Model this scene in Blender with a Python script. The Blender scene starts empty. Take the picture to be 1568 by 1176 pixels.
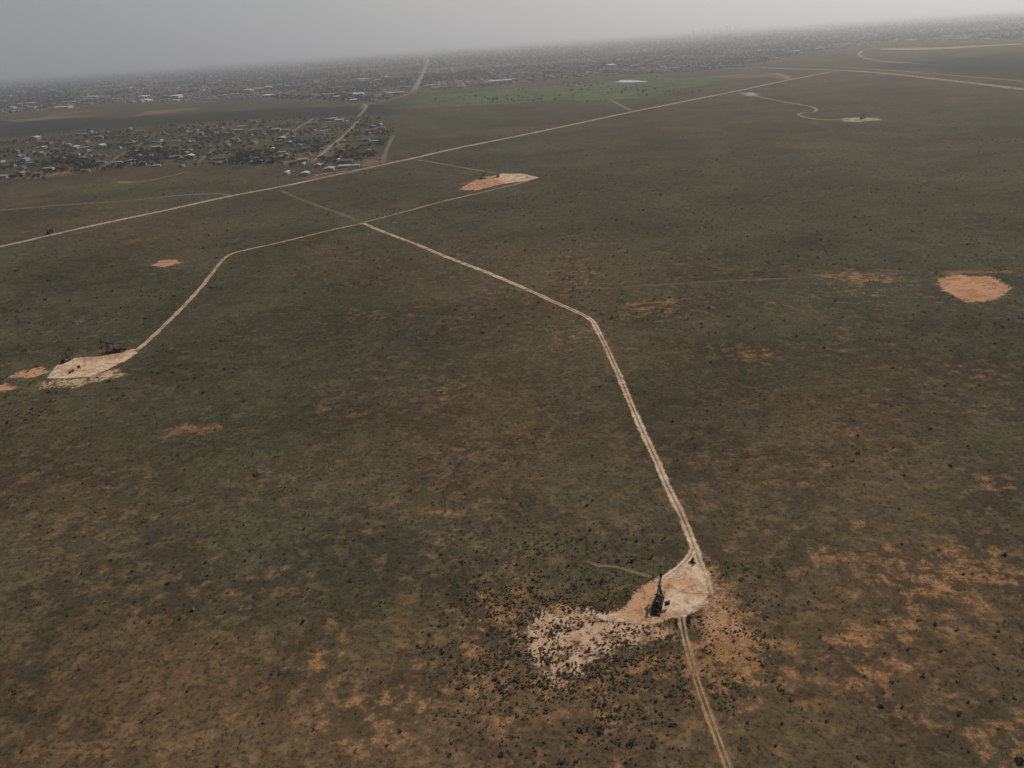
import bpy, bmesh, math, random, time
import numpy as np
from mathutils import Vector, Matrix
random.seed(7); rng=np.random.default_rng(11)
S=bpy.context.scene
S.view_settings.view_transform='Standard'; S.view_settings.look='None'; S.view_settings.exposure=0
COL=S.collection
# ---------------------------------------------------------------- camera (aircraft, 140 m up)
H=140.0; PITCH=math.radians(23.3); ROLL=math.radians(-3.9); F=28/36*1568
cam=bpy.data.objects.new("camera",bpy.data.cameras.new("camera")); COL.objects.link(cam)
R=Matrix.Rotation(math.pi/2-PITCH,3,'X')@Matrix.Rotation(ROLL,3,'Z')
cam.matrix_world=Matrix.Translation((0,0,H))@R.to_4x4()
cam.data.lens=28; cam.data.sensor_width=36; cam.data.clip_end=300000; cam.data.clip_start=1
S.camera=cam
RN=np.array(R)
# aerial-survey rectification: map sheet coordinates -> metres on the flat plain
def GA(uv):
    uv=np.atleast_2d(np.asarray(uv,float))
    d=np.stack([(uv[:,0]-784)/F,(588-uv[:,1])/F,-np.ones(len(uv))],1)@RN.T
    dz=np.minimum(d[:,2],-1e-3)
    t=-H/dz
    return d[:,:2]*t[:,None]
def G(u,v):
    p=GA([(u,v)])[0]; return float(p[0]),float(p[1])
def INV(P):
    d=np.concatenate([P,np.full((len(P),1),-H)],1)@RN
    return np.stack([784+F*d[:,0]/-d[:,2],588-F*d[:,1]/-d[:,2]],1),-d[:,2]
def inpoly(P,poly):
    x,y=P[:,0],P[:,1]; ins=np.zeros(len(P),bool); n=len(poly)
    for i in range(n):
        x1,y1=poly[i]; x2,y2=poly[(i+1)%n]
        if y1==y2: continue
        c=((y1>y)!=(y2>y))&(x<(x2-x1)*(y-y1)/(y2-y1)+x1)
        ins^=c
    return ins
def segdist(P,pts,closed=False):
    d=np.full(len(P),1e9); n=len(pts)
    for i in range(n if closed else n-1):
        a=np.array(pts[i]); b=np.array(pts[(i+1)%n]); ab=b-a
        t=np.clip(((P-a)@ab)/max(ab@ab,1e-9),0,1)
        d=np.minimum(d,np.hypot(*(P-a-t[:,None]*ab).T))
    return d
def spline(pts,n=8):
    pts=[np.array(p,float) for p in pts]
    if len(pts)<3: 
        return [pts[0]+(pts[1]-pts[0])*t for t in np.linspace(0,1,n+1)]
    P=[2*pts[0]-pts[1]]+pts+[2*pts[-1]-pts[-2]]; out=[]
    for i in range(1,len(P)-2):
        for k in range(n):
            t=k/n; a,b,c,d=P[i-1],P[i],P[i+1],P[i+2]
            out.append(0.5*(2*b+(c-a)*t+(2*a-5*b+4*c-d)*t*t+(3*b-a-3*c+d)*t**3))
    out.append(pts[-1]); return out
# ---------------------------------------------------------------- node helper
class NB:
    def __init__(s,name):
        s.m=bpy.data.materials.new(name); s.m.use_nodes=True; s.t=s.m.node_tree; s.t.nodes.clear()
        s.out=s.t.nodes.new("ShaderNodeOutputMaterial"); s._pos=None
    def new(s,t): return s.t.nodes.new(t)
    def L(s,a,b):
        if isinstance(a,(int,float)): b.default_value=a
        elif isinstance(a,tuple): b.default_value=(*a,1) if len(a)==3 and len(b.default_value)==4 else a
        else: s.t.links.new(a,b)
    def pos(s):
        if s._pos is None: s._pos=s.new("ShaderNodeNewGeometry").outputs["Position"]
        return s._pos
    def noise(s,size,det=4,rough=.6,off=0,dist=0):
        n=s.new("ShaderNodeTexNoise"); mp=s.new("ShaderNodeMapping"); s.L(s.pos(),mp.inputs[0])
        mp.inputs["Location"].default_value=(off*17.3,off*9.1,off*3.7)
        s.L(mp.outputs[0],n.inputs["Vector"]); n.inputs["Scale"].default_value=1/size
        n.inputs["Detail"].default_value=det; n.inputs["Roughness"].default_value=rough; n.inputs["Distortion"].default_value=dist
        return n.outputs[0]
    def math(s,op,a,b=0,c=0):
        n=s.new("ShaderNodeMath"); n.operation=op; s.L(a,n.inputs[0]); s.L(b,n.inputs[1])
        if op in('MULTIPLY_ADD',): s.L(c,n.inputs[2])
        return n.outputs[0]
    def step(s,x,a,b,lo=0.,hi=1.):
        n=s.new("ShaderNodeMapRange"); n.interpolation_type='SMOOTHSTEP'
        s.L(x,n.inputs[0]); s.L(a,n.inputs[1]); s.L(b,n.inputs[2]); s.L(lo,n.inputs[3]); s.L(hi,n.inputs[4]); return n.outputs[0]
    def mix(s,f,a,b,mode='MIX'):
        n=s.new("ShaderNodeMix"); n.data_type='RGBA'; n.blend_type=mode
        s.L(f,n.inputs[0]); s.L(a,n.inputs[6]); s.L(b,n.inputs[7]); return n.outputs[2]
    def attr(s,name,color=False):
        n=s.new("ShaderNodeAttribute"); n.attribute_name=name; return n.outputs["Color" if color else "Fac"]
    def scale(s,c,f):
        n=s.new("ShaderNodeVectorMath"); n.operation='SCALE'; s.L(c,n.inputs[0]); s.L(f,n.inputs["Scale"]); return n.outputs[0]
    def finish(s,col,rough=.95,alpha=None,metal=0.,spec=.15,diffuse=False,transl=0.):
        if diffuse:
            p=s.new("ShaderNodeBsdfDiffuse"); s.L(col,p.inputs["Color"])
        else:
            p=s.new("ShaderNodeBsdfPrincipled"); s.L(col,p.inputs["Base Color"]); s.L(rough,p.inputs["Roughness"]); s.L(metal,p.inputs["Metallic"])
            p.inputs["Specular IOR Level"].default_value=spec
        o=p.outputs[0]
        if transl>0:
            t=s.new("ShaderNodeBsdfTranslucent"); s.L(col,t.inputs[0]); mx=s.new("ShaderNodeMixShader"); mx.inputs[0].default_value=transl; s.L(o,mx.inputs[1]); s.L(t.outputs[0],mx.inputs[2]); o=mx.outputs[0]
        if alpha is not None:
            t=s.new("ShaderNodeBsdfTransparent"); mx=s.new("ShaderNodeMixShader"); s.L(alpha,mx.inputs[0]); s.L(t.outputs[0],mx.inputs[1]); s.L(o,mx.inputs[2]); o=mx.outputs[0]
        s.L(o,s.out.inputs[0]); return s.m
# ---------------------------------------------------------------- materials
def mat_ground():
    b=NB("prairie_soil")
    big=b.noise(300,4,.6,dist=.3); mid=b.noise(34,5,.65,off=2,dist=.4); sm=b.noise(4.5,4,.72,off=3); fine=b.noise(1.3,3,.75,off=4); far=b.noise(18,3,.7,off=31)
    brown=b.attr("brown"); soil=b.attr("soil"); green=b.attr("green"); sparse=b.attr("pale")
    f=b.step(b.math('ADD',b.math('ADD',b.math('MULTIPLY',big,.6),b.math('MULTIPLY',mid,.4)),b.math('MULTIPLY',brown,.22)),.40,.72)
    c=b.mix(f,(.067,.060,.034),(.104,.066,.034))
    c=b.mix(b.step(mid,.38,.62,0.,.85),c,b.mix(f,(.044,.042,.026),(.058,.043,.025)))
    c=b.mix(b.math('MULTIPLY',b.step(sm,.46,.64),.7),c,b.mix(f,(.102,.087,.047),(.180,.110,.054)))
    c=b.mix(b.step(green,0.,1.,0.,.8),c,(.072,.098,.036))
    # dry pale grass
    c=b.mix(b.math('MULTIPLY',b.step(b.math('ADD',b.math('ADD',b.math('MULTIPLY',big,.5),b.math('MULTIPLY',mid,.5)),b.math('MULTIPLY',sparse,.10)),.53,.70),b.step(sm,.35,.65,.1,.6)),c,(.135,.110,.068))
    # exposed red soil in small flecks between the plants
    so=b.math('ADD',b.math('ADD',b.math('ADD',b.math('MULTIPLY',mid,.22),b.math('MULTIPLY',sm,.42)),b.math('MULTIPLY',fine,.36)),b.math('MULTIPLY',soil,.062))
    c=b.mix(b.step(so,.575,.632,0.,.85),c,(.31,.160,.070))
    # low plant cover: dark specks
    c=b.mix(b.step(fine,.50,.66,0.,.6),c,(.028,.028,.018))
    c=b.mix(b.step(far,.58,.70,0.,.45),c,(.030,.031,.020))
    c=b.scale(c,b.step(fine,.3,.7,1.22,.78))
    c=b.scale(c,b.step(b.noise(110,3,.6,off=33,dist=.5),.32,.68,.80,1.12))
    return b.finish(c,diffuse=True)
def mat_patch(name,c1,c2,amp,soft,nsize,plants=.3,maxa=1.,csize=9,spread=0.,psize=None):
    b=NB(name); d=b.attr("d")
    n=b.math('SUBTRACT',b.noise(nsize,4,.7,off=12,dist=.5),.5); n2=b.math('SUBTRACT',b.noise(nsize*.2,3,.75,off=13),.5)
    x=b.math('ADD',d,b.math('ADD',b.math('MULTIPLY',n,amp*2.6),b.math('MULTIPLY',n2,amp*1.8)))
    a=b.math('MULTIPLY',b.step(x,-soft+spread,soft+spread),maxa)
    c=b.mix(b.step(b.math('ADD',b.noise(csize,3,.65,off=14),b.math('MULTIPLY',b.attr("orange"),.3)),.42,.66),c1,c2)
    f=b.noise(max(.6,nsize*.08),3,.7,off=15)
    c=b.scale(c,b.step(f,.3,.7,.78,1.15))
    if plants>0: 
        a=b.math('MULTIPLY',a,b.step(b.noise(psize or nsize*.3,4,.75,off=17),.60,.50,1-plants,1.))
    return b.finish(c,alpha=a,diffuse=True)
def mat_road(name,c1,c2,rutc=.16):
    b=NB(name); e=b.attr("e"); hw=b.attr("hw"); gr=b.attr("grass")
    wob=b.math('MULTIPLY',b.math('SUBTRACT',b.noise(45,2,.5,off=29),.5),1.2)
    ae=b.math('ABSOLUTE',b.math('ADD',e,wob)); n=b.math('SUBTRACT',b.noise(5,4,.75,off=21),.5)
    r=b.math('DIVIDE',ae,hw)
    x=b.math('ADD',b.math('SUBTRACT',1.,r),b.math('MULTIPLY',n,1.9))
    a=b.step(x,-.10,.36)
    cen=b.step(b.math('ADD',r,b.math('MULTIPLY',n,.8)),.06,.36,1.,0.)
    a=b.math('MULTIPLY',a,b.math('SUBTRACT',1.,b.math('MULTIPLY',cen,gr)))
    rut=b.step(b.math('ABSOLUTE',b.math('SUBTRACT',r,.48)),.0,.3,1.,0.)
    c=b.mix(b.step(b.noise(45,3,.6,off=23),.4,.62),c1,c2)
    c=b.scale(c,b.math('ADD',b.math('MULTIPLY',rut,rutc),.90))
    c=b.scale(c,b.step(b.noise(2.5,3,.7,off=24),.3,.7,.72,1.18))
    a=b.math('MULTIPLY',a,b.math('MULTIPLY',b.attr("opa"),b.step(b.noise(14,3,.7,off=27),.3,.55,.6,1.)))
    return b.finish(c,alpha=a,diffuse=True)
def mat_simple(name,c,rough=.8,metal=0.,size=1.,var=.3,spec=.3,tone=False):
    b=NB(name); f=b.step(b.noise(size,4,.6),.3,.7,1-var,1+var); cc=b.scale(c,f)
    if tone: cc=b.scale(cc,b.attr("tone"))
    return b.finish(cc,rough,metal=metal,spec=spec)
M_ground=mat_ground()
M_sand=mat_patch("caliche_sand",(.56,.41,.275),(.44,.255,.140),1.6,.6,5.,plants=.4,psize=2.5)
M_sandrag=mat_patch("sand_between_shrubs",(.44,.30,.19),(.34,.195,.105),5.,1.2,6.,plants=1.,spread=.6,psize=2.6)
M_soilrag=mat_patch("loose_red_soil",(.31,.185,.10),(.25,.14,.065),5.,2.5,6.,plants=.95,maxa=.6,spread=2.4,psize=3.)
M_orange=mat_patch("red_sand",(.43,.235,.130),(.37,.185,.09),5.,1.3,12.,plants=.35,psize=6.)
M_farsand=mat_patch("far_sand",(.38,.29,.22),(.36,.23,.15),12,5,40.,plants=.6,csize=60,maxa=.85)
M_fardirt=mat_patch("far_dirt",(.29,.18,.11),(.21,.135,.085),25,10,40.,plants=1.,maxa=.55,csize=80)
M_green=mat_patch("green_park_grass",(.095,.118,.050),(.080,.092,.042),40,60,160.,plants=.5,maxa=.85,csize=150)
M_dark=mat_patch("dark_field",(.034,.038,.026),(.044,.044,.030),30,60,200.,plants=.2,maxa=.6,csize=150)
M_dirtroad=mat_road("dirt_road_sand",(.52,.39,.265),(.44,.295,.18))
M_track=mat_road("rutted_track_soil",(.42,.285,.165),(.36,.23,.12))
M_gravel=mat_road("gravel_road_surface",(.35,.29,.22),(.30,.245,.175))
M_asph=mat_road("old_asphalt",(.22,.19,.15),(.25,.21,.16))
# ---------------------------------------------------------------- mesh helpers
def mesh_np(name,V,Fq,mats,attrs={},mi=None,smooth=False):
    me=bpy.data.meshes.new(name); V=np.asarray(V,np.float32); Fq=np.asarray(Fq,np.int32); k=Fq.shape[1]
    me.vertices.add(len(V)); me.vertices.foreach_set("co",V.ravel())
    me.loops.add(Fq.size); me.loops.foreach_set("vertex_index",Fq.ravel())
    me.polygons.add(len(Fq)); me.polygons.foreach_set("loop_start",np.arange(0,Fq.size,k,dtype=np.int32))
    me.polygons.foreach_set("loop_total",np.full(len(Fq),k,np.int32))
    if mi is not None: me.polygons.foreach_set("material_index",np.asarray(mi,np.int32))
    me.polygons.foreach_set("use_smooth",np.full(len(Fq),smooth))
    for m in mats: me.materials.append(m)
    for n,a in attrs.items():
        at=me.attributes.new(n,'FLOAT','POINT'); at.data.foreach_set("value",np.asarray(a,np.float32))
    me.update(calc_edges=True)
    ob=bpy.data.objects.new(name,me); COL.objects.link(ob); return ob
# ---------------------------------------------------------------- ground sheet
def blobfield(P,blobs):
    out=np.zeros(len(P))
    for (u,v,ru,rv,s) in blobs:
        C=GA([(u,v)])[0]; A=GA([(u+ru,v)])[0]-C; B=(GA([(u,v+rv)])[0]-GA([(u,v-rv)])[0])/2
        Mx=np.linalg.inv(np.stack([A,B],1)); q=(P-C)@Mx.T
        out+=s*np.exp(-(q**2).sum(1))
    return out
na=640; rr=np.concatenate([[0.5],np.geomspace(20,90000,300)])
th=np.linspace(0,2*math.pi,na,endpoint=False)
TH,RR=np.meshgrid(th,rr); P=np.stack([(RR*np.cos(TH)).ravel(),(RR*np.sin(TH)).ravel()],1)
idx=np.arange(na*len(rr)).reshape(len(rr),na)
a=idx[:-1,:]; b_=idx[1:,:]
Fq=np.stack([a.ravel(),b_.ravel(),np.roll(b_,-1,1).ravel(),np.roll(a,-1,1).ravel()],1)
soil_b=[(1400,850,150,70,.75),(1470,900,120,90,.6),(1280,975,60,40,.8),(1540,1130,80,60,1.1),(1160,545,40,12,1.4),(1310,620,60,40,.9),(1310,675,40,14,.8),(290,657,50,10,2.),(330,652,14,7,1.2),(700,600,40,14,1.3),(665,780,25,10,1.2),
 (480,1010,60,60,.6),(560,1110,120,50,.8),(860,980,150,130,1.2),(1100,960,50,60,1.6),(1150,1050,60,70,.8),(1010,460,60,20,.9),(600,480,60,20,.6),(1310,425,70,8,1.2),(1340,420,120,12,.6),(780,500,60,20,.5),(600,560,30,20,.8),(860,515,30,14,.8),(1480,740,60,30,.8),(1500,590,40,30,.8),(700,800,60,40,.5),(250,405,22,6,1.6),(1090,880,40,40,1.1),(1320,790,40,14,.9),(1260,845,40,12,.9),(830,420,300,60,.25),(1300,480,250,60,.4),(200,700,100,60,.2),(600,1000,900,200,.35),(1350,1000,250,200,.45)]
brown_b=[(300,1100,420,160,1.0),(150,800,200,120,.55),(1400,1000,300,180,.8),(800,1050,300,150,.8),(720,650,200,90,.6),(1300,700,260,120,.5),(900,420,260,50,.35),(600,200,1500,60,-.3),(100,450,200,60,-.4),(450,500,200,70,-.3),(900,300,500,40,-.1),(480,860,200,60,-.2),(1450,250,200,60,-.2),(620,930,14,60,.6),(1100,330,250,30,.3)]
pale_b=[(460,750,60,14,1.2),(150,780,120,50,.6),(680,690,120,30,.5),(880,365,80,12,1.0),(636,925,9,50,1.8),(890,215,80,6,1.2),(1050,240,120,10,.6),(700,520,200,50,.4),(300,350,150,20,.4)]
green_b=[(840,140,200,10,.5),(150,290,200,14,.4),(300,600,200,80,.1),(560,270,60,12,.3)]
front=P[:,1]>0; at={k:np.zeros(len(P)) for k in("soil","brown","pale","green")}
for k,bl in(("soil",soil_b),("brown",brown_b),("pale",pale_b),("green",green_b)): at[k][front]=blobfield(P[front],bl)
mesh_np("ground",np.concatenate([P,np.zeros((len(P),1))],1),Fq[:, ::-1],[M_ground],at)
# ---------------------------------------------------------------- roads
ROADS=[]
def road(name,px,w,mat,z,grass=0.,opa=1.,n=8,w2=None):
    pts=GA(spline(px,n)); m=len(pts); T=np.gradient(pts,axis=0); T/=np.linalg.norm(T,axis=1)[:,None]+1e-9
    Nn=np.stack([-T[:,1],T[:,0]],1); hw=np.linspace(w/2,(w2 or w)/2,m); ks=np.array([-1.9,-1,-.5,0,.5,1,1.9])
    V=[];e=[];h=[]
    for k in ks:
        V.append(pts+Nn*(hw*k)[:,None]); e.append(hw*k); h.append(hw)
    V=np.stack(V,1).reshape(-1,2); e=np.stack(e,1).ravel(); h=np.stack(h,1).ravel(); K=len(ks)
    i=np.arange(m-1)[:,None]*K+np.arange(K-1)[None,:]; Fr=np.stack([i,i+1,i+K+1,i+K],-1).reshape(-1,4)
    ROADS.append((pts,w/2))
    op=np.repeat(opa*np.clip(np.minimum(np.arange(m),np.arange(m)[::-1])/3.+.25,0,1),K)
    return mesh_np(name,np.concatenate([V,np.full((len(V),1),z)],1),Fr[:, ::-1],[mat],{"e":e,"hw":h,"grass":np.full(len(V),grass),"opa":op})
road("dirt_track",[(1122,1200),(1115,1176),(1100,1135),(1085,1092),(1068,1045),(1055,1000),(1047,965),(1042,930)],2.2,M_track,.05,grass=.9,opa=.8)
road("dirt_road",[(1087,912),(1080,888),(1072,865),(1064,843),(1055,815),(1040,780),(1020,740),(1000,695),(975,640),(955,590),(932,540),(915,505),(904,489),(888,480),(850,463),(800,440),(740,415),(690,396),(640,375),(600,360),(575,350),(555,341)],2.7,M_dirtroad,.06,grass=.45,w2=3.8)
road("dirt_road",[(1062,840),(1056,853),(1042,868),(1025,880),(1010,892)],2.5,M_dirtroad,.075,grass=.4)
road("dirt_road",[(560,342),(545,344),(500,354),(430,371),(380,382),(352,390),(336,404),(320,425),(290,460),(255,495),(225,524),(205,539)],3.4,M_dirtroad,.09,grass=.3,w2=3.0,opa=.9)
road("dirt_road",[(548,343),(610,327),(680,308),(740,294),(790,282),(822,273)],4.2,M_dirtroad,.11,grass=.3,opa=.65)
road("dirt_track",[(556,341),(520,327),(480,313),(445,299),(432,292)],4.5,M_gravel,.12,grass=.5,opa=.35)
road("dirt_track",[(632,244),(665,249),(710,257),(760,265),(800,270)],5,M_gravel,.13,grass=.4,opa=.55)
road("gravel_road",[(-60,390),(0,378),(75,361),(150,344),(250,323),(350,301),(430,286),(500,271),(560,258),(630,243),(700,227),(800,207),(880,190),(965,172),(1040,157),(1130,139),(1210,122),(1285,108)],8.5,M_gravel,.18,w2=14)
road("dirt_track",[(-60,327),(0,322),(100,314),(200,307),(280,299),(330,297),(362,300)],9,M_asph,.15,opa=.5)
road("dirt_track",[(178,281),(215,278),(250,272),(292,262)],5,M_gravel,.16,opa=.45)
road("dirt_track",[(178,279),(192,279),(205,279)],6,M_dirtroad,.19,opa=.7)
road("dirt_track",[(890,443),(980,438),(1080,432),(1200,427),(1300,421),(1400,418)],3.4,M_gravel,.14,grass=.5,opa=.22)
road("dirt_track",[(893,858),(915,866),(945,869),(975,878),(1000,884)],1.2,M_track,.04,grass=.3,opa=.4)
road("dirt_track",[(930,150),(948,160),(967,170)],9,M_gravel,.2,opa=.5)
road("dirt_road",[(1130,141),(1160,148),(1200,156),(1235,162),(1250,167),(1246,172),(1228,173),(1224,177),(1245,182),(1285,184)],6.5,M_dirtroad,.22,opa=.5)
HR=[("avenue",[(663,76),(655,95),(645,118),(632,142)],22,M_gravel,.7),("street",[(632,142),(600,152),(560,160),(520,165)],12,M_gravel,.6),
("highway",[(1100,106),(1160,104),(1220,106),(1290,108),(1360,113),(1450,123),(1568,137),(1640,146)],24,M_gravel,.75),
("highway",[(1200,96),(1290,103),(1400,111),(1500,119),(1640,131)],14,M_gravel,.45),
("dirt_road",[(1345,72),(1320,78),(1318,86),(1345,93),(1412,98)],15,M_gravel,.65),
("dirt_road",[(1210,122),(1195,115),(1175,112),(1120,115)],14,M_gravel,.6),
("street",[(1000,100),(1120,88),(1300,76),(1568,60)],22,M_gravel,.4),
("street",[(0,180),(150,170),(330,150),(500,135),(632,128)],16,M_gravel,.35),
("street",[(0,137),(250,118),(450,104),(650,96),(900,84),(1150,68)],26,M_gravel,.3),
("street",[(484,180),(462,193),(440,206),(412,218)],7,M_gravel,.6),("street",[(552,182),(530,205),(505,226),(478,250)],7,M_gravel,.7),
("street",[(604,205),(592,230),(586,250)],7,M_gravel,.4),("street",[(410,212),(480,209),(604,210)],6,M_gravel,.45),
("street",[(0,250),(120,236),(260,224),(412,214)],6,M_gravel,.4),("street",[(40,274),(120,262),(260,246),(400,232),(520,222)],6,M_gravel,.5),
("street",[(300,252),(330,228),(372,205),(400,192)],6,M_gravel,.4),("street",[(150,262),(190,235),(240,208)],6,M_gravel,.35),
("street",[(555,158),(560,165),(548,180)],10,M_gravel,.6)]
for i,(n,p,w,m,o) in enumerate(HR): road(n,p,w,m,.3+.03*i,opa=o)
# ---------------------------------------------------------------- patches
def patch(name,px,mat,step,z,margin=None,orange=None,dense=4):
    poly=GA(px); mg=margin if margin is not None else step*8
    lo=poly.min(0)-mg; hi=poly.max(0)+mg
    nx=int(min(260,max(6,(hi[0]-lo[0])/step))); ny=int(min(260,max(6,(hi[1]-lo[1])/step)))
    X,Y=np.meshgrid(np.linspace(lo[0],hi[0],nx),np.linspace(lo[1],hi[1],ny)); Q=np.stack([X.ravel(),Y.ravel()],1)
    d=segdist(Q,poly,True)*np.where(inpoly(Q,poly),1,-1)
    o=blobfield(Q,orange) if orange else np.zeros(len(Q))
    ii=np.arange(nx*ny).reshape(ny,nx); Fr=np.stack([ii[:-1,:-1].ravel(),ii[:-1,1:].ravel(),ii[1:,1:].ravel(),ii[1:,:-1].ravel()],1)
    keep=(d[Fr]>-mg).any(1); Fr=Fr[keep]
    return mesh_np(name,np.concatenate([Q,np.full((len(Q),1),z)],1),Fr,[mat],{"d":d,"orange":o})
NEARPAD=[(914,942),(945,939),(958,930),(966,915),(982,898),(1000,890),(1014,884),(1030,880),(1040,872),(1048,866),(1054,862),(1060,868),(1068,862),(1076,868),(1083,886),(1088,908),(1080,922),(1064,936),(1050,946),(1030,946),(1012,952),(985,958),(945,952),(918,949)]
patch("well_pad",NEARPAD,M_sand,.5,.10,4,orange=[(975,925,26,22,2.2),(1100,930,15,20,.8),(1010,895,20,8,1.)])
patch("sandy_clearing",[(795,975),(825,935),(870,925),(925,938),(990,955),(1035,960),(1040,985),(1000,978),(940,990),(905,1030),(850,1060),(815,1025)],M_sandrag,.8,.02,8)
patch("sandy_clearing",[(1062,870),(1095,885),(1125,940),(1140,980),(1085,985),(1066,960),(1092,915)],M_sandrag,.8,.025,6,orange=[(1110,950,60,60,1.5)])
patch("sandy_clearing",[(760,900),(800,880),(830,905),(800,950),(765,940)],M_soilrag,.8,.03,4)
patch("sandy_clearing",[(800,1090),(860,1070),(900,1085),(850,1120),(800,1115)],M_soilrag,.8,.03,5)
patch("well_pad",[(72,579),(84,564),(96,551),(130,547),(165,545),(204,534),(210,541),(190,554),(160,568),(142,575),(148,583),(128,577),(100,580)],M_sand,.8,.12,6,orange=[(150,545,40,6,.8)])
patch("bare_soil",[(15,577),(30,568),(60,563),(75,569),(50,577)],M_orange,1.,.05,8)
patch("bare_soil",[(-15,597),(8,588),(25,594),(5,601)],M_orange,1.,.052,8)
patch("bare_soil",[(60,585),(110,580),(180,565),(190,575),(120,592),(60,596)],M_sandrag,1.,.03,10)
patch("well_pad",[(703,291),(716,281),(740,271),(770,267),(800,269),(790,278),(760,284),(730,292)],M_orange,2.,.125,16)
patch("well_pad",[(757,274),(768,266),(800,266),(826,272),(805,277),(775,281)],M_sand,2.,.135,10)
patch("bare_soil",[(1432,430),(1462,420),(1520,424),(1548,442),(1528,459),(1482,463),(1450,448)],M_orange,1.5,.06,12)
patch("bare_soil",[(1420,416),(1455,412),(1560,412),(1555,420),(1450,422)],M_soilrag,2,.03,14)
patch("bare_soil",[(232,406),(245,399),(272,397),(278,402),(250,409)],M_orange,1.,.04,8)
patch("bare_soil",[(232,672),(262,655),(300,648),(345,648),(330,660),(270,668),(245,680)],M_soilrag,1.,.04,8)
patch("well_pad",[(1278,184),(1300,180),(1345,181),(1352,184),(1310,187)],M_farsand,5,.25,30)
patch("well_pad",[(1132,143),(1150,141),(1166,145),(1150,148)],M_farsand,5,.26,30)
for i,p in enumerate([[(425,244),(445,236),(475,236),(480,246),(440,252)],[(470,240),(500,222),(525,215),(530,222),(500,240)],[(40,274),(90,262),(120,256),(115,266),(60,276)],[(205,178),(225,170),(310,164),(300,168),(240,175)],[(40,186),(90,174),(160,166),(130,171)],[(1090,117),(1130,114),(1180,114),(1170,118),(1120,121)],[(1150,116),(1190,112),(1220,116),(1200,121)],[(540,250),(585,240),(590,252),(560,258)],[(0,185),(110,177),(140,178),(30,187)],[(560,165),(566,158),(552,160),(548,170)],[(470,274),(500,262),(540,256),(545,262),(500,272)],[(390,148),(440,143),(470,146),(420,151)]]):
    patch("bare_lot",p,M_fardirt,6,.33+.01*i,50)
patch("sand_flat",[(1345,76),(1355,74),(1430,73.5),(1568,66.5),(1568,68),(1440,76),(1390,77)],M_farsand,10,.95,30)
patch("park",[(600,168),(640,148),(760,136),(900,126),(1000,116),(1090,118),(1100,126),(1000,150),(860,158),(700,164)],M_green,25,.05,250)
patch("field",[(0,212),(0,185),(200,180),(460,165),(600,160),(600,175),(420,180),(120,198)],M_dark,25,.06,150)
patch("field",[(1350,100),(1568,80),(1600,120),(1480,112)],M_dark,40,.07,150)
# pond
b=NB("pond_water"); M_w=b.finish((.10,.12,.12),.12,spec=.8)
me=bpy.data.meshes.new("pond"); bm=bmesh.new()
cx=[]
for k in range(40):
    t=k/40*2*math.pi; r=1+.18*math.sin(3*t+1)+.1*math.sin(5*t); x,y=G(965+22*r*math.cos(t),125+1.8*r*math.sin(t)); cx.append(bm.verts.new((x,y,.9)))
bm.faces.new(cx); bm.to_mesh(me); me.materials.append(M_w); COL.objects.link(bpy.data.objects.new("pond",me))
# ---------------------------------------------------------------- vegetation
def leafm(n,c1,c2):
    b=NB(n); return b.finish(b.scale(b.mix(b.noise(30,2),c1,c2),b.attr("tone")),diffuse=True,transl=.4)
M_leaf=leafm("shrub_leaf",(.094,.088,.052),(.120,.096,.056))
M_mesq=leafm("mesquite_leaf",(.112,.100,.060),(.135,.110,.068))
M_tleaf=leafm("tree_leaf",(.044,.054,.030),(.060,.064,.035))
M_bark=mat_simple("bark",(.10,.075,.05),tone=False)
def clump(nq,rx,rz,qs,seed,base=0.,lobes=4):
    r=np.random.default_rng(seed); V=[];tn=[]
    L=[(r.uniform(-.55,.55)*rx,r.uniform(-.55,.55)*rx,base+rz*r.uniform(.5,1.2),r.uniform(.4,.65)) for _ in range(lobes)]
    for i in range(nq):
        cx,cy,cz,s=L[i%lobes]; d=r.normal(size=3); d/=np.linalg.norm(d); rad=r.uniform(.55,1.)**.5*s
        c=np.array([cx+d[0]*rx*rad,cy+d[1]*rx*rad,max(base*.7+.02,cz+d[2]*rz*rad)])
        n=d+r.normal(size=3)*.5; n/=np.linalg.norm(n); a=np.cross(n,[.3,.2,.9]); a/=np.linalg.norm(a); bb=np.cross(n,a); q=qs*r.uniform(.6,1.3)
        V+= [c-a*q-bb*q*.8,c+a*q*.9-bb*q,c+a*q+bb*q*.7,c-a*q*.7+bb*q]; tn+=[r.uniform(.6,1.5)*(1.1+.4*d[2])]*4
    return np.array(V),np.array(tn),np.zeros(nq,int)
def trunk(V,tn,mi,h,r0,limbs,seed):
    r=np.random.default_rng(seed); segs=[((0,0,0),(0.1*h,0,h),r0,r0*.6)]
    for i in range(limbs):
        a=r.uniform(0,6.28); z=h*r.uniform(.5,.95); l=h*r.uniform(.5,.9); segs.append(((0.1*z,0,z),(math.cos(a)*l,math.sin(a)*l,z+l*.7),r0*.5,r0*.2))
    VV=[V];TT=[tn];mm=list(mi)
    for p,q,ra,rb in segs:
        p=np.array(p);q=np.array(q); d=(q-p)/np.linalg.norm(q-p); a=np.cross(d,[.31,.9,.1]);a/=np.linalg.norm(a);bb=np.cross(d,a)
        ring=lambda c,rd:[c+rd*(math.cos(t)*a+math.sin(t)*bb) for t in (0,1.57,3.14,4.71)]
        A=ring(p,ra);B=ring(q,rb)
        for k in range(4): VV.append(np.array([A[k],A[(k+1)%4],B[(k+1)%4],B[k]])); TT.append(np.ones(4)); mm.append(1)
    return np.concatenate(VV),np.concatenate(TT),np.array(mm)
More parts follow.
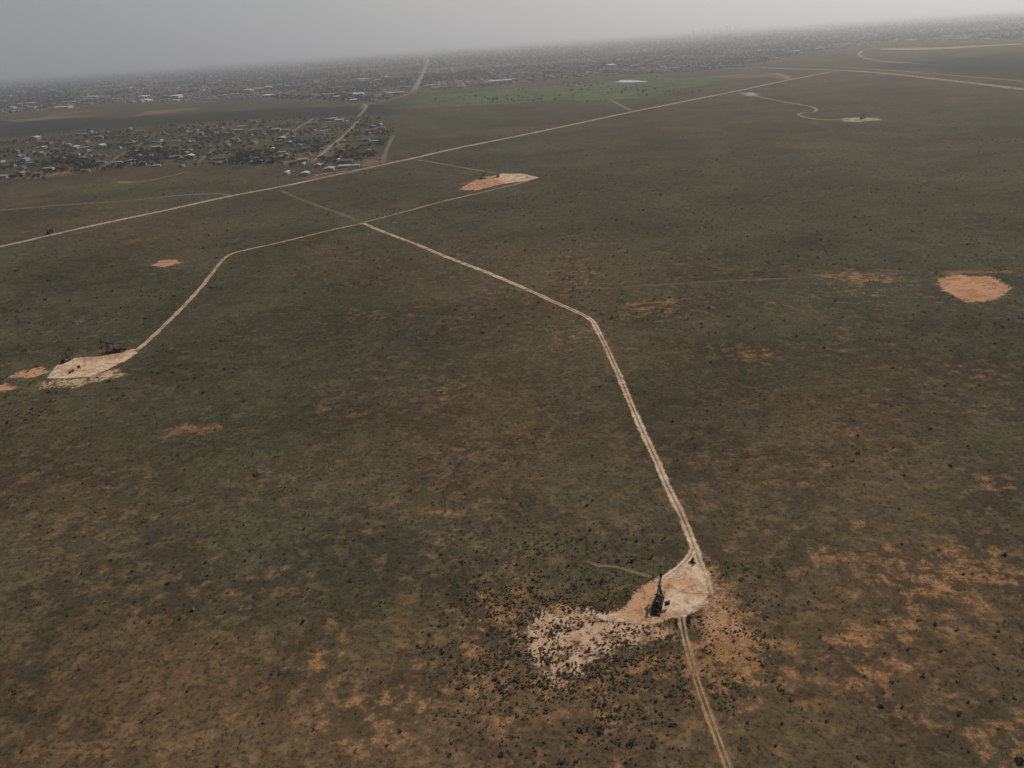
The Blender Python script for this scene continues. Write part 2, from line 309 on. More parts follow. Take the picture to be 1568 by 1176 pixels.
def scatter(name,temps,P,sc,mats,z=None):
    n=len(P); which=rng.integers(0,len(temps),n); Vs=[];Ts=[];Ms=[]
    for k,(V,T,mi) in enumerate(temps):
        s=which==k; p=P[s]; c=sc[s]; a=rng.uniform(0,6.283,len(p)); ca,sa=np.cos(a)*c,np.sin(a)*c
        X=V[None,:,0]*ca[:,None]-V[None,:,1]*sa[:,None]+p[:,0:1]; Y=V[None,:,0]*sa[:,None]+V[None,:,1]*ca[:,None]+p[:,1:2]
        Z=V[None,:,2]*(c*rng.uniform(.75,1.2,len(p)))[:,None]
        Vs.append(np.stack([X,Y,Z],-1).reshape(-1,3)); Ts.append((T[None,:]*rng.uniform(.6,1.4,len(p))[:,None]).ravel()); Ms.append(np.tile(mi,len(p)))
    V=np.concatenate(Vs); return mesh_np(name,V,np.arange(len(V)).reshape(-1,4),mats,{"tone":np.concatenate(Ts)},np.concatenate(Ms))
pads_px=[NEARPAD,[(72,579),(84,564),(96,551),(130,547),(165,545),(204,534),(210,541),(190,554),(160,568),(142,575),(100,580)],[(1436,430),(1462,421),(1520,425),(1545,442),(1528,457),(1482,461),(1450,448)]]
def clear(P,rnd=1.0):
    ok=np.ones(len(P),bool)
    for pts,hw in ROADS[:15]:
        c=P[ok]; i=np.where(ok)[0]; d=segdist(c,pts[::3] if len(pts)>30 else pts); ok[i[d<hw+.5]]=False
    for pp in pads_px: 
        ok&=~inpoly(P,GA(pp))
    return ok
def cnoise(P,s,seed):
    r=np.random.default_rng(seed); o=np.zeros(len(P))
    for i in range(14):
        k=r.normal(size=2)/s*3; o+=np.sin(P@k+r.uniform(0,6.28))
    return o/3.7
N=330000; a=rng.uniform(-.72,.72,N); r=np.sqrt(rng.uniform(90**2,1300**2,N)); P=np.stack([r*np.sin(a),r*np.cos(a)],1)
w=.55+.30*cnoise(P,40,3)+.25*cnoise(P,150,4); P=P[rng.uniform(0,3.4,N)<w*np.clip(1.25-np.hypot(*P.T)/1040,.0,1)]
P=P[clear(P)]; dist=np.hypot(*P.T)
near=P[dist<380]; far=P[dist>=380]
T1=[clump(14,.5,.30,.18,s,lobes=3) for s in range(6)]; T2=[clump(7,.5,.30,.27,s+20,lobes=3) for s in range(4)]
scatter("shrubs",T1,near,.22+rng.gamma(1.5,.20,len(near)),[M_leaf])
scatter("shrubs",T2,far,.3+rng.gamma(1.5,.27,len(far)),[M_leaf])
# low mesquite scrub west and south of the near pad
uv=np.stack([rng.uniform(640,1060,60000),rng.uniform(800,1176,60000)],1); q=((uv[:,0]-870)/170)**2+((uv[:,1]-970)/135)**2
uv=uv[rng.uniform(0,1,len(uv))<np.exp(-q**1.2)*.27]; P=GA(uv); P=P[clear(P)]; P=P[cnoise(P,6,9)+.7*rng.normal(size=len(P))>-.1]
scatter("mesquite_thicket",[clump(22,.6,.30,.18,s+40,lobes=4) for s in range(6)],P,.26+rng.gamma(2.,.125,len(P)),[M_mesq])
uv=np.stack([rng.uniform(1040,1200,1800),rng.uniform(860,1090,1800)],1); P=GA(uv); P=P[clear(P)]; P=P[cnoise(P,7,12)+.6*rng.normal(size=len(P))>.1][:450]
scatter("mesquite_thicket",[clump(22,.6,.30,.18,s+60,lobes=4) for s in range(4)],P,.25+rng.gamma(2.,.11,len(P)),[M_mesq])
# settlement trees
SET=[(0,218),(120,203),(300,190),(420,182),(560,180),(604,195),(602,225),(560,248),(470,258),(400,252),(250,258),(100,266),(0,276)]
WEST=[(-20,128),(200,110),(450,92),(620,80),(655,78),(632,142),(560,156),(400,150),(200,158),(-20,176)]
CENT=[(640,138),(664,78),(900,60),(1150,44),(1200,88),(1090,108),(880,118),(740,133)]
EAST=[(1150,45),(1580,16),(1580,60),(1340,66),(1200,88)]
TT=[trunk(*clump(56,2.6,1.9,.6,s+90,base=2.4,lobes=6),2.6,.22,4,s) for s in range(5)]
uv=np.stack([rng.uniform(0,605,9000),rng.uniform(180,278,9000)],1); uv=uv[inpoly(uv,SET)]; P=GA(uv); P=P[cnoise(P,70,21)+.5*rng.normal(size=len(P))>.25][:2000]
def offroad(P,m=2):
    ok=np.ones(len(P),bool)
    for pts,hw in ROADS: ok&=segdist(P,pts[::2])>hw+m
    return ok
P=P[offroad(P)]; scatter("settlement_trees",TT,P,rng.uniform(.45,1.25,len(P)),[M_tleaf,M_bark])
g=[]
for (u,v,ru,rv,n) in [(100,250,40,6,40),(140,256,30,5,30),(390,240,25,6,40),(240,238,40,7,40),(180,212,50,6,30),(330,210,60,8,40),(560,190,20,6,14),(72,363,5,2,4),(498,248,60,5,20),(40,275,20,3,12),(880,130,60,4,20),(780,152,120,8,40),(980,140,120,10,40)]:
    g.append(GA(np.stack([u+ru*rng.normal(size=n)*.6,v+rv*rng.normal(size=n)*.6],1)))
P=np.concatenate(g); P=P[offroad(P,1)]; scatter("settlement_trees",TT,P,rng.uniform(.8,1.5,len(P)),[M_tleaf,M_bark])
fp=[]
for poly,n,ymin in((WEST,11000,0),(CENT,13000,0),(EAST,6000,0)):
    pl=np.array(poly); uv=np.stack([rng.uniform(pl[:,0].min(),pl[:,0].max(),n*2),rng.uniform(pl[:,1].min(),pl[:,1].max(),n*2)],1); uv=uv[inpoly(uv,poly)][:n]; fp.append(GA(uv))
P=np.concatenate(fp); P=P[(cnoise(P,700,31)*.8+cnoise(P,160,32)*.6+.4*rng.normal(size=len(P)))>-.2]
P=P[offroad(P,4)]; D=np.hypot(*P.T)
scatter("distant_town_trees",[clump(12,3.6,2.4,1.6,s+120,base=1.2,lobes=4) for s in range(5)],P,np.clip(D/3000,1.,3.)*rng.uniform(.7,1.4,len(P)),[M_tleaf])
# ---------------------------------------------------------------- buildings
def wallmat(n,c): return mat_simple(n,c,.85,size=6,var=.12,spec=.2)
WM=[wallmat("white_siding",(.42,.40,.36)),wallmat("tan_brick",(.28,.215,.16)),wallmat("red_brick",(.24,.13,.09)),wallmat("metal_siding",(.30,.30,.29))]
RM=[wallmat("grey_shingle",(.15,.14,.13)),wallmat("white_metal_roof",(.38,.37,.345)),wallmat("brown_shingle",(.12,.09,.07)),wallmat("tin_roof",(.25,.24,.22))]
M_win=mat_simple("window_glass",(.04,.05,.06),.1,spec=.6); M_door=mat_simple("door_paint",(.12,.07,.05))
def bm_box(bm,x0,x1,y0,y1,z0,z1,mi):
    vs=[bm.verts.new(p) for p in((x0,y0,z0),(x1,y0,z0),(x1,y1,z0),(x0,y1,z0),(x0,y0,z1),(x1,y0,z1),(x1,y1,z1),(x0,y1,z1))]
    for f in((0,3,2,1),(4,5,6,7),(0,1,5,4),(1,2,6,5),(2,3,7,6),(3,0,4,7)):
        q=bm.faces.new([vs[i] for i in f]); q.material_index=mi
def gable(bm,x0,x1,y0,y1,zb,zt,ov=.5,mi=1):
    ym=(y0+y1)/2
    for x in(x0,x1):
        f=bm.faces.new([bm.verts.new((x,y0,zb)),bm.verts.new((x,y1,zb)),bm.verts.new((x,ym,zt-.12))]); f.material_index=0
    A=[(x0-ov,y0-ov,zb-.15),(x1+ov,y0-ov,zb-.15),(x1+ov,ym,zt),(x0-ov,ym,zt),(x0-ov,y1+ov,zb-.15),(x1+ov,y1+ov,zb-.15)]
    for t in(0.,.12):
        v=[bm.verts.new((p[0],p[1],p[2]+t)) for p in A]
        for q in((0,1,2,3),(3,2,5,4)): bm.faces.new([v[i] for i in q]).material_index=mi
def house_mesh(kind,w,r):
    bm=bmesh.new(); L,W,Hh={'house':(15,9,2.8),'ranch':(20,10,2.9),'mobile':(18,5,2.7),'shed':(18,12,4.2),'small':(10,8,2.7),'L':(16,9,2.8)}[kind]
    bm_box(bm,-L/2,L/2,-W/2,W/2,0,Hh,0); gable(bm,-L/2,L/2,-W/2,W/2,Hh+.003,Hh+W*(.1 if kind in('mobile','shed') else .22))
    if kind in('L','ranch'):
        bm_box(bm,L/2-6.5,L/2-.6,-W/2-6,-W/2-.003,0,Hh-.1,0)
        b2=bmesh.new(); gable(b2,-W/2-6,-W/2+3,-(L/2-.6),-(L/2-6.5),Hh-.05,Hh+1.3)
        bmesh.ops.rotate(b2,verts=b2.verts,cent=(0,0,0),matrix=Matrix.Rotation(math.pi/2,3,'Z'))
        t=bpy.data.meshes.new("t"); b2.to_mesh(t); bm.from_mesh(t); b2.free(); bpy.data.meshes.remove(t)
    nwin=int(L/3.5)
    for s in(-1,1):
        for i in range(nwin):
            x=-L/2+(i+.5)*L/nwin
            if s==-1 and i==nwin//2: bm_box(bm,x-.5,x+.5,-W/2-.04,-W/2+.01,.05,2.1,3)
            elif kind=='shed' and s==-1: bm_box(bm,x-1.4,x+1.4,-W/2-.04,-W/2+.01,.05,3.2,3)
            else:
                y=s*W/2; bm_box(bm,x-.6,x+.6,min(y,y+s*.04),max(y,y+s*.04),1.,2.1,2)
    if kind in('house','ranch'): bm_box(bm,-L/4-.4,-L/4+.4,.6,1.4,Hh+.8,Hh+3.,0)
    me=bpy.data.meshes.new(kind); bm.to_mesh(me); bm.free()
    for m in(WM[w],RM[r],M_win,M_door): me.materials.append(m)
    return me
HM=[("house",house_mesh('house',1,0)),("house",house_mesh('ranch',1,2)),("house",house_mesh('L',1,3)),("mobile_home",house_mesh('mobile',0,1)),("metal_shed",house_mesh('shed',3,1)),("house",house_mesh('small',0,2)),("brick_house",house_mesh('ranch',2,0)),("metal_shed",house_mesh('shed',3,3)),("mobile_home",house_mesh('mobile',3,3))]
def place(name,me,u,v,rot,s=1.,z=0):
    x,y=G(u,v); o=bpy.data.objects.new(name,me); COL.objects.link(o); o.location=(x,y,z); o.rotation_euler=(0,0,rot); o.scale=(s,s,s); return o
gp=np.array(G(478,250)); gq=np.array(G(552,182)); sdir=math.atan2(*(gq-gp)[::-1])
cnt=0; used=[]
tries=0
while cnt<140 and tries<9000:
    tries+=1
    u=random.uniform(2,600); v=random.uniform(182,274); pt=np.array([[u,v]])
    if not inpoly(pt,SET)[0]: continue
    p=GA(pt); 
    if not offroad(p,9)[0]: continue
    if used and np.min(np.hypot(*(np.array(used)-p).T))<30: continue
    dd=min(segdist(p,pts)[0] for pts,_ in ROADS)
    if dd>90 and random.random()<.5: continue
    used.append(p[0]); nm,me=HM[random.choice([0,0,0,1,1,1,2,2,3,3,5,5,6,6,7,8,8])]
    place(nm,me,u,v,sdir+random.choice([0,math.pi/2,math.pi,-math.pi/2])+random.uniform(-.08,.08),random.uniform(.75,1.0)); cnt+=1
for (u,v,k,s) in [(440,266,3,1.),(468,268,4,.8),(505,262,7,1.),(528,257,4,.8),(540,256,3,1.),(55,214,4,1.4),(155,226,4,1.2),(292,242,4,1.1),(115,228,4,1.1),(520,186,4,1.),(510,184,4,1.),(432,214,4,1.),(200,250,7,1.)]:
    place(HM[k][0],HM[k][1],u,v,sdir+random.choice([0,math.pi/2]),s)
b=NB("town_building"); M_town=b.finish(b.scale((.30,.28,.25),b.attr("tone")),diffuse=True)
ax=np.array(G(657,90))-np.array(G(632,142)); ax/=np.linalg.norm(ax); ay=np.array([ax[1],-ax[0]])
fp=[]
for poly,n in((WEST,3200),(CENT,9000),(EAST,3600)):
    pl=np.array(poly); uv=np.stack([rng.uniform(pl[:,0].min(),pl[:,0].max(),n*2),rng.uniform(pl[:,1].min(),pl[:,1].max(),n*2)],1); uv=uv[inpoly(uv,poly)][:n]; fp.append(GA(uv))
P=np.concatenate(fp); A=np.round(P@ax/24)*24; B=P@ay; B=np.round(B/90)*90+np.where(rng.random(len(P))<.5,-20,20)
P=np.unique(np.stack([A,B],1),axis=0); P=P[:,:1]*ax+P[:,1:]*ay+rng.normal(size=(len(P),2))*1.5
P=P[(cnoise(P,600,41)+.5*rng.normal(size=len(P)))>-.3]; P=P[offroad(P,10)]
def town_template(L,W,h,rf,t):
    q=[]; tn=[]
    def add(a,c): q.extend(a); tn.extend([c]*4)
    x,y=L/2,W/2
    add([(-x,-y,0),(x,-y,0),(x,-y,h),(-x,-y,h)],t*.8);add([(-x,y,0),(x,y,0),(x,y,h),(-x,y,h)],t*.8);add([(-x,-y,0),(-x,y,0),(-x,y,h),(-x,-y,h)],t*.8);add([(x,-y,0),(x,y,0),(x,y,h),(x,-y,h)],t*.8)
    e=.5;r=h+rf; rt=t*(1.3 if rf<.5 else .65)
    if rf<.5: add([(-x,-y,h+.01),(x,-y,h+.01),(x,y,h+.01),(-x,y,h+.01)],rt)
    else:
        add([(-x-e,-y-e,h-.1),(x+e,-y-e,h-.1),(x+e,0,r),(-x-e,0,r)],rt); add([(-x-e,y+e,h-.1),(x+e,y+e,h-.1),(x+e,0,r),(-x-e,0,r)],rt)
        add([(-x,-y,h),(-x,y,h),(-x,0,r-.1),(-x,0,r-.1)],t*.8); add([(x,-y,h),(x,y,h),(x,0,r-.1),(x,0,r-.1)],t*.8)
    return np.array(q,float),np.array(tn),np.zeros(len(q)//4,int)
def scatter_b(name,temps,P,sc):
    n=len(P); which=rng.integers(0,len(temps),n); base=math.atan2(ax[1],ax[0]); Vs=[];Ts=[]
    for k,(V,T,_) in enumerate(temps):
        s=which==k; p=P[s]; c=sc[s]; a=base+rng.integers(0,2,len(p))*math.pi/2; ca,sa=np.cos(a)*c,np.sin(a)*c
        Vs.append(np.stack([V[None,:,0]*ca[:,None]-V[None,:,1]*sa[:,None]+p[:,0:1],V[None,:,0]*sa[:,None]+V[None,:,1]*ca[:,None]+p[:,1:2],V[None,:,2]*c[:,None]],-1).reshape(-1,3)); Ts.append((T[None]*rng.uniform(.5,1.3,len(p))[:,None]).ravel())
    V=np.concatenate(Vs); mesh_np(name,V,np.arange(len(V)).reshape(-1,4),[M_town],{"tone":np.concatenate(Ts)})
scatter_b("distant_town_houses",[town_template(16,11,2.9,2.2,t) for t in(.6,.8,1.)]+[town_template(19,12,3,2.4,.8)],P,rng.uniform(.85,1.15,len(P)))
fp=[]
for poly,n in((WEST,240),(CENT,110),(EAST,260)):
    pl=np.array(poly); uv=np.stack([rng.uniform(pl[:,0].min(),pl[:,0].max(),n*2),rng.uniform(pl[:,1].min(),pl[:,1].max(),n*2)],1); uv=uv[inpoly(uv,poly)][:n]; fp.append(GA(uv))
P=np.concatenate(fp); P=P[offroad(P,30)]
scatter_b("distant_commercial_buildings",[town_template(45,30,7,.1,1.3),town_template(70,28,8,.1,1.5),town_template(34,24,5,.1,1.2),town_template(28,18,5,1.5,1.5)],P,rng.uniform(.6,1.3,len(P)))
# suburb street grid
step=120
ext=GA(CENT); lo=(ext@np.stack([ax,ay],1)).min(0); hi=(ext@np.stack([ax,ay],1)).max(0); hi[0]=min(hi[0],7500)
cc=[]
for aa in np.arange(lo[0],hi[0],step):
    for bb in np.arange(round(max(lo[1],-3000)/90)*90,min(hi[1],4500),90): cc.append((aa,bb,0))
for aa in np.arange(lo[0],hi[0],480):
    for bb in np.arange(max(lo[1],-3000),min(hi[1],4500),step): cc.append((aa,bb,1))
cc=np.array(cc); W=cc[:,:1]*ax+cc[:,1:2]*ay; px,dp=INV(W); cc=cc[inpoly(px,CENT)&(dp>0)]
Vq=[];e=[];
for aa,bb,k in cc:
    d,n_=(ax,ay) if k==0 else (ay,ax); c=aa*ax+bb*ay
    for s,t in((0,-1),(0,1),(1,1),(1,-1)): p=c+d*step*s+n_*5*1.7*t; Vq.append((p[0],p[1],.5+.1*k)); e.append(5*1.7*t)
mesh_np("suburban_streets",np.array(Vq),np.arange(len(Vq)).reshape(-1,4),[M_gravel],{"e":e,"hw":np.full(len(Vq),5.),"grass":np.zeros(len(Vq)),"opa":np.full(len(Vq),.7)})
# downtown skyline towers
M_conc=mat_simple("tower_concrete",(.22,.21,.20),.8,size=30,var=.1); M_tg=mat_simple("tower_glass",(.06,.08,.10),.4,spec=.4)
for (u,hh,w) in[(1062,70,40),(1076,115,44),(1084,85,50),(1092,80,42),(1103,100,46),(1113,140,48),(1118,115,40),(1127,70,46),(1140,60,50)]:
    bm=bmesh.new(); bm_box(bm,-w/2,w/2,-w/2,w/2,0,hh,0)
    for k in range(int(hh/4)-1):
        z=3+k*4; bm_box(bm,-w/2-.3,w/2+.3,-w/2-.3,w/2+.3,z,z+2,1)
    bm_box(bm,-w/4,w/4,-w/4,w/4,hh+.01,hh+5,0)
    me=bpy.data.meshes.new("office_tower"); bm.to_mesh(me); bm.free(); me.materials.append(M_conc); me.materials.append(M_tg)
    place("office_tower",me,u,112-.068*u+12,.4,1.)
# ---------------------------------------------------------------- pumpjack
M_steel=mat_simple("weathered_steel",(.030,.028,.026),.7,.1,size=1.,var=.4,spec=.15); M_rust=mat_simple("rusty_steel",(.060,.038,.026),.8,size=.8,var=.4,spec=.15); M_wt=mat_simple("counterweight_paint",(.035,.032,.03),.7,size=1.,spec=.15)
def beam(bm,p,q,w,h):
    p=Vector(p);q=Vector(q);d=(q-p).normalized(); up=Vector((0,0,1)) if abs(d.z)<.95 else Vector((1,0,0)); s=d.cross(up).normalized(); u=s.cross(d).normalized(); vs=[]
    for c in(p,q):
        for a,b2 in((-1,-1),(1,-1),(1,1),(-1,1)): vs.append(bm.verts.new(c+s*a*w/2+u*b2*h/2))
    for f in((0,1,2,3),(7,6,5,4),(0,4,5,1),(1,5,6,2),(2,6,7,3),(3,7,4,0)): bm.faces.new([vs[i] for i in f])
def cyl(bm,p,q,r,n=14,r2=None):
    p=Vector(p);q=Vector(q); d=q-p; M=Matrix.Translation((p+q)/2)@d.to_track_quat('Z','Y').to_matrix().to_4x4()
    bmesh.ops.create_cone(bm,cap_ends=True,segments=n,radius1=r,radius2=r if r2 is None else r2,depth=d.length,matrix=M)
PJ=[]
def part(name,mat,fn):
    bm=bmesh.new(); fn(bm); bmesh.ops.recalc_face_normals(bm,faces=bm.faces); me=bpy.data.meshes.new(name); bm.to_mesh(me); bm.free(); me.materials.append(mat); PJ.append((name,me))
def skid(bm):
    for y in(-1.1,1.1): beam(bm,(-7,y,.35),(2.6,y,.35),.3,.5)
    for x in(-6.9,-5.2,-3.4,-1.4,.6,2.5): beam(bm,(x,-.94,.33),(x,.94,.33),.25,.36)
    bm_box(bm,-7.4,3,-1.5,1.5,0,.095,0)
part("skid_base",M_rust,skid)
ap=(0,0,6.3)
def samson(bm):
    for x,y in((1.6,-1.25),(1.6,1.25),(-1.1,-1.05),(-1.1,1.05)): beam(bm,(x,y,.6),(ap[0]+(.12 if x>0 else -.12),y*.16,6.2),.24,.24)
    for t in(.25,.5,.72):
        P_=[Vector((x,y,.6)).lerp(Vector((0,y*.16,6.2)),t) for x,y in((1.6,-1.25),(1.6,1.25),(-1.1,1.05),(-1.1,-1.05))]
        for i in range(4): beam(bm,P_[i],P_[(i+1)%4],.12,.12)
    bm_box(bm,-.45,.45,-.45,.45,6.2,6.42,0); cyl(bm,(0,-.5,6.6),(0,.5,6.6),.2)
part("samson_post",M_steel,samson)
tl=math.radians(17); cs,sn=math.cos(tl),math.sin(tl)
def B(x,z,y=0): return (x*cs-z*sn,y,6.75+x*sn+z*cs)
def wb(bm):
    beam(bm,B(-3.7,.45),B(3.7,.45),.5,.09); beam(bm,B(-3.7,-.15),B(3.7,-.15),.5,.09); beam(bm,B(-3.7,.15),B(3.7,.15),.14,.6)
part("walking_beam",M_steel,wb)
def hhd(bm):
    pr=[(3.45,.75),(3.75,1.15)]+[(4.45*math.cos(t),4.45*math.sin(t)) for t in np.linspace(.26,-.36,9)]+[(3.85,-1.25),(3.5,-.35)]
    A=[bm.verts.new(B(x,z,-.32)) for x,z in pr]; C=[bm.verts.new(B(x,z,.32)) for x,z in pr]
    bm.faces.new(A); bm.faces.new(C[::-1]); n=len(pr)
    for i in range(n): bm.faces.new([A[i],C[i],C[(i+1)%n],A[(i+1)%n]])
part("horsehead",M_steel,hhd)
def gear(bm):
    bm_box(bm,-4.1,-2.3,-.62,.62,.61,1.5,0); bm_box(bm,-4.25,-2.35,-.55,.55,1.503,2.5,0); cyl(bm,(-3.3,-1.25,2.2),(-3.3,1.25,2.2),.22); cyl(bm,(-3.7,-.5,2.5),(-3.7,.5,2.5),.45)
part("gearbox",M_rust,gear)
ca=math.radians(250)
pin=(-3.3+1.2*math.cos(ca),2.25+1.2*math.sin(ca)*.5)
def cw(bm):
    for y in(-1.15,1.15):
        ex=(-3.3+2.3*math.cos(ca),y,2.2+1.5*math.sin(ca)); beam(bm,(-3.3,y,2.2),ex,.25,.5)
        pr=[(ex[0]+.95*math.cos(t),ex[2]+.2+.85*math.sin(t)) for t in np.linspace(0,2*math.pi,14,endpoint=False)]
        A=[bm.verts.new((x,y-.16+(.32 if y>0 else -.32),z)) for x,z in pr]; C=[bm.verts.new((x,y+.16+(.32 if y>0 else -.32),z)) for x,z in pr]
        bm.faces.new(A);bm.faces.new(C[::-1])
        for i in range(14): bm.faces.new([A[i],C[i],C[(i+1)%14],A[(i+1)%14]])
part("crank_counterweights",M_wt,cw)
def pit(bm):
    e=B(-3.5,-.35)
    for y in(-.98,.98): beam(bm,(pin[0],y,pin[1]),(e[0],y,e[2]),.14,.2)
    beam(bm,(e[0],-1.1,e[2]),(e[0],1.1,e[2]),.25,.25)
part("pitman_arms",M_steel,pit)
def motor(bm):
    bm_box(bm,-6.6,-5.3,-.5,.5,.61,.9,0); cyl(bm,(-6.0,-.6,1.35),(-6.0,.5,1.35),.42); cyl(bm,(-6,.52,1.35),(-6,.7,1.35),.3)
    beam(bm,(-6.,.85,1.4),(-3.8,.85,2.3),.12,.9)
part("motor_and_belt_guard",M_steel,motor)
def rod(bm):
    for y in(-.12,.12): cyl(bm,(4.40,y,7.6),(4.40,y,3.2),.025,6)
    bm_box(bm,4.2,4.6,-.3,.3,3.,3.2,0); cyl(bm,(4.4,0,3.),(4.4,0,1.6),.04,8)
part("bridle_and_polished_rod",M_steel,rod)
def well(bm):
    for z0,z1,r in((0,.25,.4),(.25,.8,.18),(.8,.9,.32),(.9,1.3,.16),(1.3,1.4,.26),(1.4,1.65,.1)): cyl(bm,(4.4,0,z0),(4.4,0,z1),r)
    cyl(bm,(4.4,0,1.1),(4.4,-1.2,1.1),.09); cyl(bm,(4.4,-1.2,1.15),(4.4,-1.2,.05),.09)
part("wellhead",M_rust,well)
def lad(bm):
    for y in(-.2,.2): beam(bm,(2.05,y,.6),(.42,y,6.3),.06,.06)
    for k in range(14): t=k/14+.03; x=2.05+(.42-2.05)*t; beam(bm,(x,-.2,.6+5.7*t),(x,.2,.6+5.7*t),.04,.04)
part("ladder",M_steel,lad)
def pumpjack(u,v,rot,s=1.):
    x,y=G(u,v); e=bpy.data.objects.new("pumpjack",None); COL.objects.link(e); e.location=(x,y,.14); e.rotation_euler=(0,0,rot); e.scale=(s,s,s)
    for n,me in PJ: o=bpy.data.objects.new(n,me); COL.objects.link(o); o.parent=e
pumpjack(1009,922,math.radians(70),.80)
pumpjack(168,540,math.radians(185),.8)
pumpjack(104,553,math.radians(70),.7)
pumpjack(741,274,math.radians(20),.85)
pumpjack(763,271,math.radians(80),.85)
pumpjack(1322,182,math.radians(20),.9)
def sepm():
    bm=bmesh.new(); cyl(bm,(-2.5,0,1.6),(2.5,0,1.6),.75,18); bmesh.ops.create_uvsphere(bm,u_segments=14,v_segments=8,radius=.74,matrix=Matrix.Translation((-2.5,0,1.6))); bmesh.ops.create_uvsphere(bm,u_segments=14,v_segments=8,radius=.74,matrix=Matrix.Translation((2.5,0,1.6)))
    for x in(-1.7,1.7): bm_box(bm,x-.15,x+.15,-.6,.6,0,1.2,0)
    cyl(bm,(0,0,2.2),(0,0,3.2),.12); cyl(bm,(1.2,0,2.2),(1.2,0,2.9),.1)
    me=bpy.data.meshes.new("separator_vessel"); bm.to_mesh(me); bm.free(); me.materials.append(M_rust); return me
SM=sepm(); place("separator_vessel",SM,186,539,.1,.9,.13); place("separator_vessel",SM,110,571,1.3,.6,.13)
def cab(u,v,rot):
    bm=bmesh.new(); 
    for x in(-.5,.5): beam(bm,(x,0,0),(x,0,2.0),.1,.1)
    bm_box(bm,-.7,.7,-.3,-.06,.9,2.1,0); bm_box(bm,-.8,.8,-.45,.1,2.103,2.16,0); bm_box(bm,-.6,.6,-.33,-.303,1.,2.,0)
    me=bpy.data.meshes.new("control_panel"); bm.to_mesh(me); bm.free(); me.materials.append(M_steel); place("control_panel",me,u,v,rot,1,.1)
cab(1021,931,.3); cab(122,566,.4)
# utility poles
M_wood=mat_simple("creosote_wood",(.10,.07,.05))
def polem():
    bm=bmesh.new(); cyl(bm,(0,0,-.5),(0,0,10),.17,8,.11); beam(bm,(-1.2,0,9.2),(1.2,0,9.2),.1,.13)
    for x in(-1.1,-.4,.4,1.1): cyl(bm,(x,0,9.27),(x,0,9.5),.05,6)
    beam(bm,(-.7,.02,9.1),(0,.02,8.4),.04,.06); beam(bm,(.7,.02,9.1),(0,.02,8.4),.04,.06)
    me=bpy.data.meshes.new("utility_pole"); bm.to_mesh(me); bm.free(); me.materials.append(M_wood); return me
PM=polem()
for u,v in((898,850),(1000,884)): place("utility_pole",PM,u,v,.5,.6)
for u,v in((682,783),(505,722),(240,648),(375,330),(330,690)): place("utility_pole",PM,u,v,.9,.8)
for k in range(26):
    t=k/25; u=560+t*(1130-560); v=np.interp(u,[560,630,700,800,880,965,1040,1130],[254,239,223,203,186,168,153,135]); place("utility_pole",PM,u,v,.9,1.1)
M_paint=[mat_simple("truck_paint_white",(.7,.7,.7),.35,spec=.5),mat_simple("truck_paint_red",(.3,.05,.04),.35,spec=.5),mat_simple("truck_paint_grey",(.2,.21,.22),.35,spec=.5)]; M_tyre=mat_simple("tyre_rubber",(.03,.03,.03))
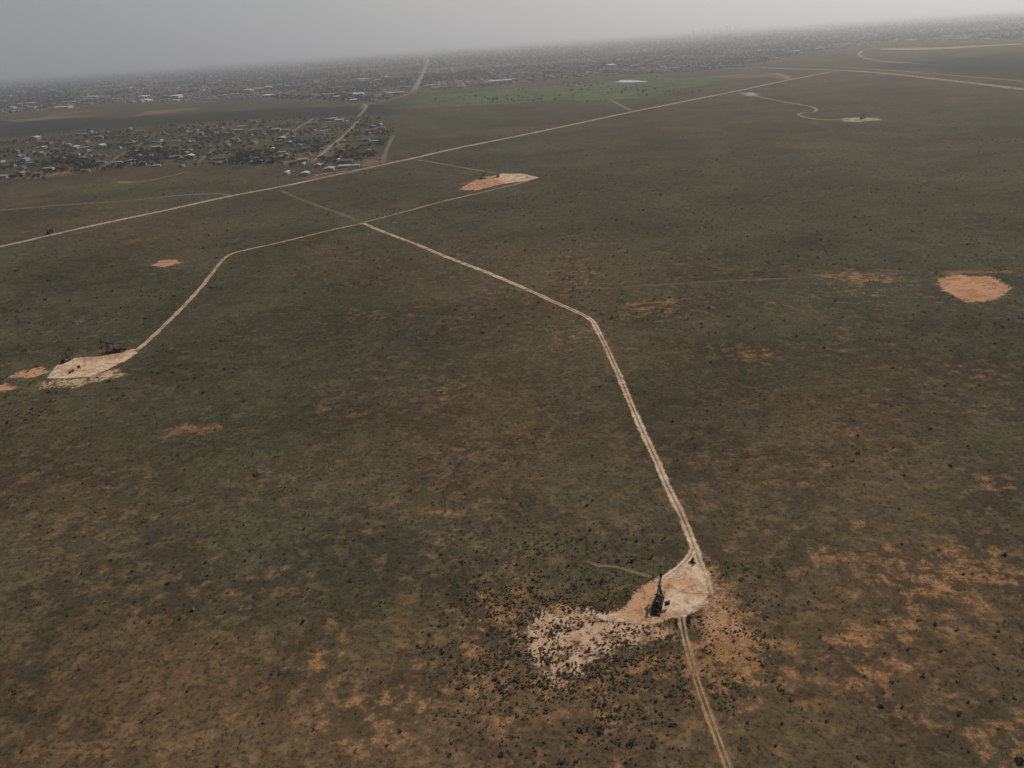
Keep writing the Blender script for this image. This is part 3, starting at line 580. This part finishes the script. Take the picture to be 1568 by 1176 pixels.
def truck(mp):
    bm=bmesh.new(); pr=[(-2.8,.55),(-2.8,1.15),(-.6,1.2),(-.4,1.85),(.9,1.85),(1.5,1.2),(2.7,1.05),(2.8,.55)]
    A=[bm.verts.new((x,-.95,z)) for x,z in pr];C=[bm.verts.new((x,.95,z)) for x,z in pr]; bm.faces.new(A[::-1]);bm.faces.new(C)
    for i in range(8): f=bm.faces.new([A[i],A[(i+1)%8],C[(i+1)%8],C[i]]); f.material_index=1 if i in(2,4) else 0
    for s in(-1,1): bm_box(bm,-.25,.95,min(s*.96,s*.98),max(s*.96,s*.98),1.25,1.75,1)
    n0=len(bm.faces)
    for x in(-1.8,1.8):
        for y in(-.9,.9): cyl(bm,(x,y-.14,.4),(x,y+.14,.4),.4)
    bm.faces.ensure_lookup_table()
    for f in bm.faces[n0:]: f.material_index=2
    me=bpy.data.meshes.new("pickup_truck"); bm.to_mesh(me); bm.free()
    for m in(mp,M_win,M_tyre): me.materials.append(m)
    return me
TM=[truck(m) for m in M_paint]
for k,(u,v) in enumerate([(498,268),(512,266),(520,262),(485,270),(535,260),(450,264),(300,246),(120,234),(220,242),(420,246),(560,212),(350,222),(546,254),(476,243)]): place("pickup_truck",TM[k%3],u,v,random.uniform(0,6),1,.35)
# ---------------------------------------------------------------- air, sky and sun
b=NB("hazy_air"); vs=b.new("ShaderNodeVolumeScatter"); vs.inputs["Color"].default_value=(.975,.985,.99,1); vs.inputs["Density"].default_value=.000095; vs.inputs["Anisotropy"].default_value=.5
b.t.links.new(vs.outputs[0],b.out.inputs["Volume"])
bm=bmesh.new(); bm_box(bm,-110000,110000,-110000,110000,-60,1000,0); bmesh.ops.recalc_face_normals(bm,faces=bm.faces); me=bpy.data.meshes.new("haze_layer"); bm.to_mesh(me); bm.free(); me.materials.append(b.m); COL.objects.link(bpy.data.objects.new("haze_layer",me))
EL=math.radians(44); AZ=math.radians(44)
W_=bpy.data.worlds.new("World"); S.world=W_; W_.use_nodes=True; nt=W_.node_tree; bg=nt.nodes["Background"]; sk=nt.nodes.new("ShaderNodeTexSky"); sk.sky_type='NISHITA'; sk.sun_disc=False; sk.sun_elevation=EL; sk.sun_rotation=AZ; sk.altitude=900; sk.dust_density=3
nt.links.new(sk.outputs[0],bg.inputs[0]); bg.inputs[1].default_value=.075
sd=Vector((math.sin(AZ)*math.cos(EL),math.cos(AZ)*math.cos(EL),math.sin(EL)))
sl=bpy.data.lights.new("sun",'SUN'); sl.energy=3.8; sl.angle=math.radians(.5); sl.color=(1,.94,.84); so=bpy.data.objects.new("sun",sl); COL.objects.link(so); so.rotation_euler=sd.to_track_quat('Z','Y').to_euler(); so.location=(0,0,500)
print("OBJ",len(bpy.data.objects),"near",len(near),"far",len(far))
